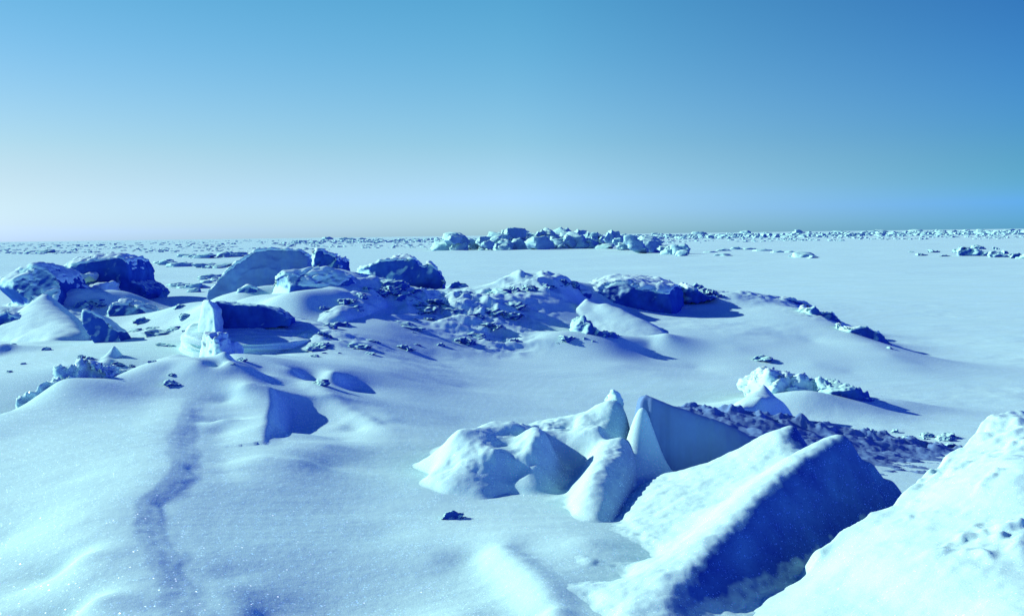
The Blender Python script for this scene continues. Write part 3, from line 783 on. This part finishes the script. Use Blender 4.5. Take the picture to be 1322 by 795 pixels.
# layered stump: round base with stacked rims, and the hollow block on it
def stump():
    root = bpy.data.objects.new('layered_stump', None); COL.objects.link(root)
    cx, cy, cz = at(334, 440, 12.5)
    root.location = (cx, cy, .64)
    tag(root, 'round layered stump of ice with a hollow block on top, centre left', 'ice stump')
    n, rings = 220, 64
    hs = np.linspace(0, 1, rings)
    A, Hh = np.meshgrid(np.linspace(0, 2 * math.pi, n, endpoint=False), hs)
    zt = .34
    prof = 1.0 + .10 * (1 - Hh)**1.5 + .030 * perlin(Hh * 9 + 3, Hh * 0) + .03 * perlin(np.cos(A) * 2.2, np.sin(A) * 2.2, Hh * 9) + .05 * perlin(np.cos(A) * 1.6 + 4, np.sin(A) * 1.6, Hh * 3)
    rx = .90 * prof; ry = .80 * prof
    X = rx * np.cos(A); Yv = ry * np.sin(A); Z = Hh * zt - .12
    caps = []
    for k, sc in enumerate(np.linspace(.96, .0, 30)):
        a = A[0]; px_, py_ = X[-1] * sc, Yv[-1] * sc
        caps.append(np.stack([px_, py_, np.full(n, zt - .12) + .05 * (1 - sc) + .018 * fbm(px_ / .25, py_ / .12, oct=3)], -1))
    V = np.concatenate([np.stack([X, Yv, Z], -1)] + [c[None] for c in caps])
    V[..., 2] += .13 * V[..., 1] - .05 * V[..., 0]
    nr = V.shape[0]
    i = np.arange(nr * n).reshape(nr, n); j = np.roll(i, -1, 1)
    fc = np.stack([i[:-1], j[:-1], j[1:], i[1:]], -1).reshape(-1, 4)
    mesh_obj('layered_base', V.reshape(-1, 3), fc, M_SNOW, parent=root)
    for nm, prf, y0, y1, mt, kw in [('hollow_block', [(270, 430), (272, 396), (276, 388), (300, 391), (350, 396), (366, 404), (376, 412), (374, 422), (330, 428), (290, 430)], 12.35, 13.0, M_ICE, dict(amp=.03, scale=.3)),
                                    ('white_post', [(248, 432), (253, 400), (259, 387), (270, 387), (280, 398), (284, 432)], 12.0, 12.4, M_DRIFT, dict(amp=.02, scale=.2))]:
        _seed[0] += 1
        Vp, Fp = prism(prf, y0, y1)
        co, no, fs = voxel(Vp, Fp, .018, 3)
        if nm == 'white_post': co[:, 1] += (co[:, 0].max() - co[:, 0]) * 1.0 - .15
        co = crag(co, no, kw['amp'], kw['scale'], _seed[0])
        mesh_obj(nm, co - np.array(root.location), fs, mt, parent=root)
stump()
# ---------------------------------------------------------------- hill in the middle
ice('ice_block', 'long snow topped ice block with deep blue face on the middle hill crown', 'ice block', [(742, 376), (770, 368), (800, 363), (830, 361), (860, 363), (880, 368), (892, 376), (888, 392), (880, 408), (860, 420), (820, 424), (780, 416), (752, 400)], 16.9, 19.0, amp=.06, scale=.5, zmin=.35, back=.95, lean=-.1, bank=0, wrap=.15)
ice('ice_chunk', 'rough dark ice chunk at the left end of the long snow topped block', 'ice chunk', [(676, 400), (680, 382), (688, 374), (704, 371), (722, 376), (745, 371), (764, 379), (752, 396), (724, 408), (695, 410)], 16.8, 17.8, amp=.08, scale=.3, zmin=.45, chip=1.0)
P = line([at(782, 392, 15.6), at(800, 398, 15.5), at(835, 416, 15.0), at(870, 437, 14.5), at(892, 450, 14.15), hit(912, 460)], .12)
P += line([at(757, 387, 15.9), at(750, 394, 15.7), at(735, 407, 15.4), at(705, 428, 14.9)], .12)
P += [at(765, 400, 15.5), at(780, 415, 15.1), at(800, 430, 14.6), at(850, 448, 14.1), at(740, 425, 14.9), q(800, 16.0, .5), q(840, 15.8, .45), q(890, 15.0, .3), q(765, 16.1, .6), q(730, 16.0, .55), at(690, 440, 14.4), at(760, 440, 14.4)]
drift('sail_drift', 'sail shaped snow drift trailing right below the long block on the middle hill', 'snow drift', P, c=.03, res=.025, ring=(.3, .1), rough=((.008, .3, .3),))
ice('ice_chunk', 'small rock like ice chunk, white left and dark right, before the sail shaped drift', 'ice chunk', [(728, 446), (736, 424), (744, 411), (754, 407), (762, 414), (774, 428), (786, 430), (806, 432), (818, 443), (780, 450)], 14.0, 14.6, amp=.06, scale=.2, zmin=.25, cap=0, chip=.9)
ice('ice_block', 'low dark ice ledge along the top of the middle hill right of its crown', 'ice block', [(922, 392), (934, 385), (962, 389), (990, 391), (1002, 387), (1016, 384), (1030, 387), (1047, 391), (1054, 400), (1050, 412), (1010, 404), (960, 400)], 18.4, 19.2, amp=.05, scale=.3, chip=1.0, cap=.04)
ice('ice_block', 'dark ice ledge at the bend of the right shoulder of the middle hill', 'ice block', [(1036, 414), (1042, 396), (1052, 394), (1062, 403), (1074, 402), (1084, 408), (1094, 420), (1110, 430), (1104, 448), (1075, 440)], 16.6, 17.5, amp=.06, scale=.3, chip=1.0, cap=.02, bank=0, chop=0)
ice('ice_block', 'longest dark ice ledge low on the right shoulder of the middle hill', 'ice block', [(1082, 442), (1090, 418), (1104, 424), (1120, 421), (1134, 428), (1146, 434), (1156, 446), (1164, 462), (1140, 474), (1110, 460)], 15.2, 16.1, amp=.06, scale=.3, chip=1.0, cap=.02, bank=0, chop=0)
ice('ice_chunk', 'thin dark ice sliver ending the right shoulder of the middle hill', 'ice chunk', [(1134, 470), (1148, 447), (1162, 454), (1184, 468), (1160, 476)], 14.3, 15.0, amp=.03, scale=.2, cap=0, bank=0, chop=0)
ice('ice_chunk', 'pointed dark ice chunk at the right end of the long snow topped block', 'ice chunk', [(872, 384), (878, 368), (886, 364), (896, 372), (912, 379), (932, 385), (905, 392), (884, 394)], 17.6, 18.4, amp=.05, scale=.25, cap=.02, chip=1.0)
# ---------------------------------------------------------------- low ridge before the plain, right
P = [at(985, 497, 9.9), at(970, 508, 9.8), at(945, 522, 9.6), at(1000, 512, 9.8), at(1020, 525, 9.7), at(985, 515, 9.4), at(960, 528, 9.2)]
drift('snow_cone', 'small grey snow cone with bright left edge behind the tilted slab', 'snow cone', P, c=.02, res=.018, ring=(.25, .08), rough=((.006, .2, .2),))
ice('ice_lump', 'knobbly white ice lump beside the small grey snow cone', 'ice lump', [(970, 510), (985, 492), (1000, 484), (1020, 486), (1040, 488), (1060, 496), (1072, 515), (1050, 528), (1000, 526)], 10.4, 11.4, amp=.07, scale=.25, zmin=.05, lean=.5, cap=.02, back=.8, mat=M_DRIFT)
ice('ice_chunk', 'dark blue ice chunk at the right end of the knobbly white lump', 'ice chunk', [(1050, 520), (1056, 496), (1066, 489), (1090, 492), (1115, 503), (1140, 516), (1152, 522), (1120, 528), (1080, 532)], 10.3, 10.9, amp=.06, scale=.25, zmin=.03, cap=0, chip=1.0)

# ---------------------------------------------------------------- loose ice: prototypes and copies
def proto(seed, vs, amp=.12, flat=.7, chip=1.0):
    r = random.Random(seed)
    n = r.randint(6, 8)
    pr = []
    for k in range(n):
        a = 2 * math.pi * (k + r.uniform(-.3, .3)) / n
        rad = r.uniform(.32, .55)
        pr.append((rad * math.cos(a), flat * rad * math.sin(a) + .25 * flat))
    fr = np.array([[x, -.38, max(z, -.18)] for x, z in pr]); bk = fr * np.array([r.uniform(.7, 1.05), -1, r.uniform(.6, 1.1)]); bk[:, 0] += r.uniform(-.15, .15)
    fr[:, 1] += r.uniform(.0, .5) * (fr[:, 2] + .2)
    m = len(fr)
    fr[:, 2] *= 1.15; bk[:, 2] *= 1.15
    fc = [list(range(m)), [m + i for i in reversed(range(m))]] + [[i, m + i, m + (i + 1) % m, (i + 1) % m] for i in range(m)]
    co, no, fs = voxel(np.concatenate([fr, bk]), fc, vs, 1)
    co = crag(co, no, amp, .33, seed, chip)
    me_o = mesh_obj('ice_chunk', co, fs, M_ICE)
    me = me_o.data; bpy.data.objects.remove(me_o)
    return me


FINE = [proto(100 + i, .045) for i in range(7)]
FARP = [proto(200 + i, .11, amp=.10) for i in range(8)]
for me in FARP:
    me.materials.clear(); me.materials.append(M_FAR)


def chunk(px, py, wpx, label, group, protos=FINE, tall=1.0, deep=1.0, name='ice_chunk', cat='ice chunk', Y=None, sink=.1, rz=None, z=None):
    p = hit(px, py) if Y is None else q(px, Y, 0)
    if Y is not None:
        p[2] = float(ground_h(np.array([p[0]]), np.array([p[1]]), False)[0]) if z is None else z
    w = wpx * p[1] / F * (1.45 if protos is FARP else 1.2)
    o = bpy.data.objects.new(name, RNG.choice(protos)); COL.objects.link(o)
    o.location = (p[0], p[1], p[2] - sink * w * tall)
    o.scale = (w * RNG.uniform(.85, 1.15), w * RNG.uniform(.7, 1.1) * deep, w * tall * RNG.uniform(.8, 1.2))
    o.rotation_euler = (RNG.uniform(-.15, .15), RNG.uniform(-.15, .15), RNG.uniform(-.6, .6) if rz is None else rz)
    return tag(o, label, cat, group)


def along(pts, n, jx, jy):
    P = np.array(pts, float)
    s = np.concatenate([[0], np.cumsum(np.hypot(*np.diff(P, axis=0).T))])
    for k in range(n):
        u = (k + RNG.uniform(0, 1)) / n * s[-1]
        yield np.interp(u, s, P[:, 0]) + RNG.normal() * jx, np.interp(u, s, P[:, 1]) + RNG.normal() * jy


G1, L1 = 'ice chunks along the snow crest before the middle hill', 'small dark ice chunk among those breaking the snow crest before the middle hill'
for px, py in along([(398, 458), (470, 452), (520, 447), (600, 443), (690, 441), (775, 442)], 26, 6, 2.4):
    chunk(px, py, 6 + 26 * RNG.uniform(0, 1)**2.2, L1, G1, tall=RNG.uniform(.35, .8), deep=.9, sink=.2)
G2, L2 = 'ice chunks scattered over the left slope of the middle hill', 'rough ice chunk among the dark scatter on the left slope of the middle hill'
for k in range(26):
    px, py = RNG.uniform(520, 665), 0
    py = 376 + (px - 520) * .12 + abs(RNG.normal()) * 24
    if py < 440: chunk(px, py, 7 + 34 * RNG.uniform(0, 1)**2, L2, G2, tall=RNG.uniform(.3, .6), sink=.32)
G8, L8 = 'larger ice chunks half buried on the middle hill', 'large rough ice chunk half buried in the snowy left shoulder of the middle hill'
for px, py, w, t in [(600, 387, 50, .5), (642, 380, 42, .5), (560, 374, 44, .5), (520, 384, 40, .5), (482, 378, 40, .5), (622, 402, 46, .45), (582, 402, 36, .5), (655, 394, 40, .5), (543, 394, 30, .5), (505, 370, 44, .6), (590, 372, 36, .5), (636, 422, 40, .4), (660, 408, 34, .4), (612, 432, 34, .4), (455, 398, 34, .5), (440, 420, 36, .45)]:
    chunk(px, py, w, L8, G8, tall=t, sink=.25)
G9, L9 = 'jagged ice chunks crowding the left blocks', 'jagged ice chunk half buried among the crowded blocks at left'
for px, py, w, t in [(20, 424, 34, .5), (4, 432, 28, .4), (108, 398, 30, .6), (122, 392, 26, .6), (78, 402, 26, .5), (205, 432, 40, .35), (222, 426, 30, .4), (212, 446, 36, .35), (172, 428, 26, .4), (196, 424, 22, .4), (240, 410, 24, .5), (56, 400, 22, .5), (30, 440, 30, .3), (150, 470, 22, .4), (185, 415, 26, .4), (118, 412, 22, .5), (8, 404, 30, .5), (232, 396, 20, .5)]:
    chunk(px, py, w, L9, G9, tall=t, sink=.2)
G3, L3 = 'ice chunks on the crown of the middle hill', 'small ice chunk perched on the snowy crown of the middle hill'
for px, py in list(along([(655, 376), (700, 372), (745, 368)], 12, 4, 2)) + list(along([(885, 374), (930, 384)], 8, 3, 1.5)):
    chunk(px, py, RNG.uniform(8, 20), L3, G3, tall=.8)
G5, L5 = 'ice chunks strewn around the left blocks', 'small ice chunk strewn on the snow between the blocks at left'
for px, py in [(10, 432), (30, 470), (12, 480), (60, 452), (105, 462), (118, 464), (170, 473), (215, 430), (238, 428), (222, 484), (195, 468), (300, 470), (312, 466)]:
    chunk(px, py, RNG.uniform(7, 15), L5, G5, tall=.5)
G6, L6 = 'ice chunks around the foot of the central pile', 'small rough ice chunk at the foot of the central ice pile'
for px, py in list(along([(400, 462), (420, 440), (428, 400), (470, 385), (520, 380), (560, 376)], 22, 7, 3)):
    chunk(px, py, RNG.uniform(9, 24), L6, G6, tall=.6)
chunk(585, 668, 26, 'lone small ice chunk on smooth snow at the left foot of the lobed hummock', None, tall=.7, rz=.2)
chunk(412, 496, 26, 'lone ice chunk at the head of the thin crack beyond the near swell', None, tall=.6)
chunk(222, 497, 20, 'tiny dark ice chunk poking from the crest of the near swell', None, tall=.5)
chunk(985, 464, 26, 'flat dark ice sliver on the smooth right slope of the middle hill', None, tall=.5)
G7, L7 = 'ice chunks breaking through the snow at the right foot of the tilted slab', 'small dark ice chunk breaking through snow at the right foot of the tilted slab'
for px, py in along([(1090, 538), (1150, 546), (1200, 553), (1248, 566)], 22, 8, 4):
    chunk(px, py, RNG.uniform(10, 26), L7, G7, tall=.6, Y=float(RNG.uniform(8.3, 9.3)))

# far pressure ridge, each block a thing
GF, LF = 'ice blocks of the distant pressure ridge', 'jagged ice block heaped in the distant pressure ridge at the centre of the horizon'
def top_c(px):
    return np.interp(px, [555, 575, 590, 600, 625, 650, 655, 680, 700, 730, 745, 765, 775], [10, 22, 26, 8, 18, 28, 24, 31, 30, 28, 32, 29, 10])
for k in range(110):
    px = RNG.uniform(562, 772)
    Y = RNG.uniform(132, 165)
    hgt = top_c(px)
    w = RNG.uniform(9, 26) * (.5 + .5 * hgt / 26)
    z = max(0.0, RNG.uniform(-.2, .62)) * hgt * Y / F
    chunk(px, 0, w, LF, GF, FARP, tall=RNG.uniform(.6, 1.0), Y=Y, z=z, sink=.15, name='ice_block', cat='ice block')
for px, w, t in [(590, 30, .75), (740, 44, .55), (755, 34, .7), (655, 26, .8), (690, 30, .8), (575, 26, .6), (718, 30, .7)]:
    chunk(px, 0, w, LF, GF, FARP, tall=t, Y=138, z=.2, name='ice_block', cat='ice block')
GS, LS = 'ice blocks of the nearer spur of the distant ridge', 'ice block in the nearer spur running right from the distant pressure ridge'
for k in range(46):
    u = RNG.uniform(0, 1)
    px = 745 + u * 140
    Y = 150 - 62 * u + RNG.uniform(-6, 10)
    hgt = np.interp(px, [745, 790, 815, 830, 850, 885], [20, 22, 28, 26, 18, 6])
    chunk(px, 0, RNG.uniform(9, 22), LS, GS, FARP, tall=RNG.uniform(.5, .9), Y=Y, z=max(0, RNG.uniform(-.3, .6)) * hgt * Y / F, name='ice_block', cat='ice block')
chunk(820, 0, 30, LS, GS, FARP, tall=.9, Y=100, z=.6, name='ice_block', cat='ice block')
GR, LR = 'ice blocks out on the plain at right', 'ice block among the scattered cluster out on the plain at the right edge'
for px, py, w, t in [(1250, 330, 44, .8), (1244, 326, 26, 1.0), (1236, 326, 18, .7), (1262, 322, 22, .8), (1275, 330, 16, .8), (1290, 332, 26, .6), (1296, 328, 14, 1.2), (1312, 333, 26, .5), (1322, 334, 24, .5), (1190, 330, 14, .5), (1205, 326, 16, .5), (1220, 331, 14, .4), (1178, 326, 10, .5), (1305, 330, 16, .6), (1285, 322, 12, .7), (1340, 332, 30, .7)]:
    chunk(px, py, w * .9, LR, GR, FINE, tall=t, name='ice_block', cat='ice block', sink=.2)
GM, LM = 'low ice blocks on the plain right of the distant ridge', 'low ice block in the line crossing the plain right of the distant ridge'
for px, py, w, t in [(918, 326, 14, .5), (935, 324, 16, .5), (950, 322, 14, .5), (970, 322, 20, .4), (985, 324, 18, .35), (1005, 326, 14, .4), (1028, 331, 16, .5), (1040, 332, 24, .5), (1050, 333, 16, .4), (930, 330, 20, .35), (1020, 326, 10, .6)]:
    chunk(px, py, w, LM, GM, FARP, tall=t, name='ice_block', cat='ice block', sink=.2)
GL, LL = 'low ice blocks on the plain behind the left piles', 'low dark ice block on the plain between the left and centre piles'
for x0, x1, y, n in [(222, 262, 372, 9), (205, 238, 343, 6), (240, 312, 332, 12), (262, 300, 346, 8), (255, 290, 362, 6)]:
    for k in range(n):
        chunk(RNG.uniform(x0, x1), y + RNG.normal() * 1.5, RNG.uniform(9, 24), LL, GL, FARP, tall=.45, name='ice_block', cat='ice block')
GH, LH = 'larger blocks of the icy right horizon', 'dark ice block standing up from the icy skyline right of the distant ridge'
for px, py, w, t in [(1032, 302, 20, .6), (1045, 302, 12, .5), (1300, 300, 22, .4), (1210, 300, 16, .5), (1130, 300, 18, .4), (1180, 301, 14, .5), (900, 304, 16, .5), (850, 305, 18, .5), (1080, 302, 14, .5), (450, 309, 16, .4), (470, 309, 10, .5), (425, 309, 12, .5), (60, 326, 22, .3), (45, 325, 14, .3), (1265, 300, 14, .5), (960, 303, 14, .5)]:
    chunk(px, py, w, LH if px > 800 else 'ice block standing up from the flat icy skyline at left', GH if px > 800 else 'larger blocks of the icy left horizon', FARP, tall=t, name='ice_block', cat='ice block', tmax=None) if False else chunk(px, 0, w, LH if px > 800 else 'ice block standing up from the flat icy skyline at left', GH if px > 800 else 'larger blocks of the icy left horizon', FARP, tall=t, Y=(2.0 * F / max(2.5, py - (303.5 + (661 - px) * .0129))), z=0.0, name='ice_block', cat='ice block')

# countless low rubble to the horizon: one body
def rubble():
    src = []
    for me in FARP:
        n = len(me.vertices); v = np.empty(n * 3, np.float32); me.vertices.foreach_get('co', v)
        src.append((v.reshape(-1, 3), np.array([p.vertices[:] for p in me.polygons], np.int32)))
    V, Fs, off = [], [], 0
    def put(x, y, w, t):
        nonlocal off
        v, f = src[RNG.integers(len(src))]
        a = RNG.uniform(-.8, .8); c, s = math.cos(a), math.sin(a)
        p = v * np.array([w, w * .8, w * t])
        p = np.stack([x + p[:, 0] * c - p[:, 1] * s, y + p[:, 0] * s + p[:, 1] * c, p[:, 2] - .05 * w + float(ground_h(np.array([x]), np.array([y]), False)[0])], -1)
        V.append(p); Fs.append(f + off); off += len(p)
    for k in range(2100):                                   # left plain
        Y = 1 / RNG.uniform(1 / 1400, 1 / 150); px = RNG.uniform(-250, 600)
        if perlin(np.array([px / 60]), np.array([math.log(Y) * 6]))[0] < -.12: continue
        put((px - 661) / F * Y, Y, RNG.uniform(2.5, 9) * min(Y, 420) / F, RNG.uniform(.25, .5))
    for k in range(2800):                                   # right horizon
        px = RNG.uniform(780, 1600); Y = 1 / RNG.uniform(1 / 900, 1 / 200)
        if perlin(np.array([px / 50]), np.array([math.log(Y) * 6]))[0] < .0 and Y < 420: continue
        put((px - 661) / F * Y, Y, RNG.uniform(3, 11) * Y / F * (.7 if Y < 350 else 1), RNG.uniform(.3, .6))
    for k in range(1700):                                    # skyline band
        px = RNG.uniform(380, 1600); Y = RNG.uniform(330, 620)
        put((px - 661) / F * Y, Y, RNG.uniform(5, 15) * Y / F * (1 if px > 800 else .55), RNG.uniform(.4, .7))
    tag(mesh_obj('ice_rubble', np.concatenate(V), np.concatenate(Fs), M_FAR), 'band of countless low ice rubble reaching to the horizon', 'ice rubble', kind='stuff')
rubble()

build_ground()
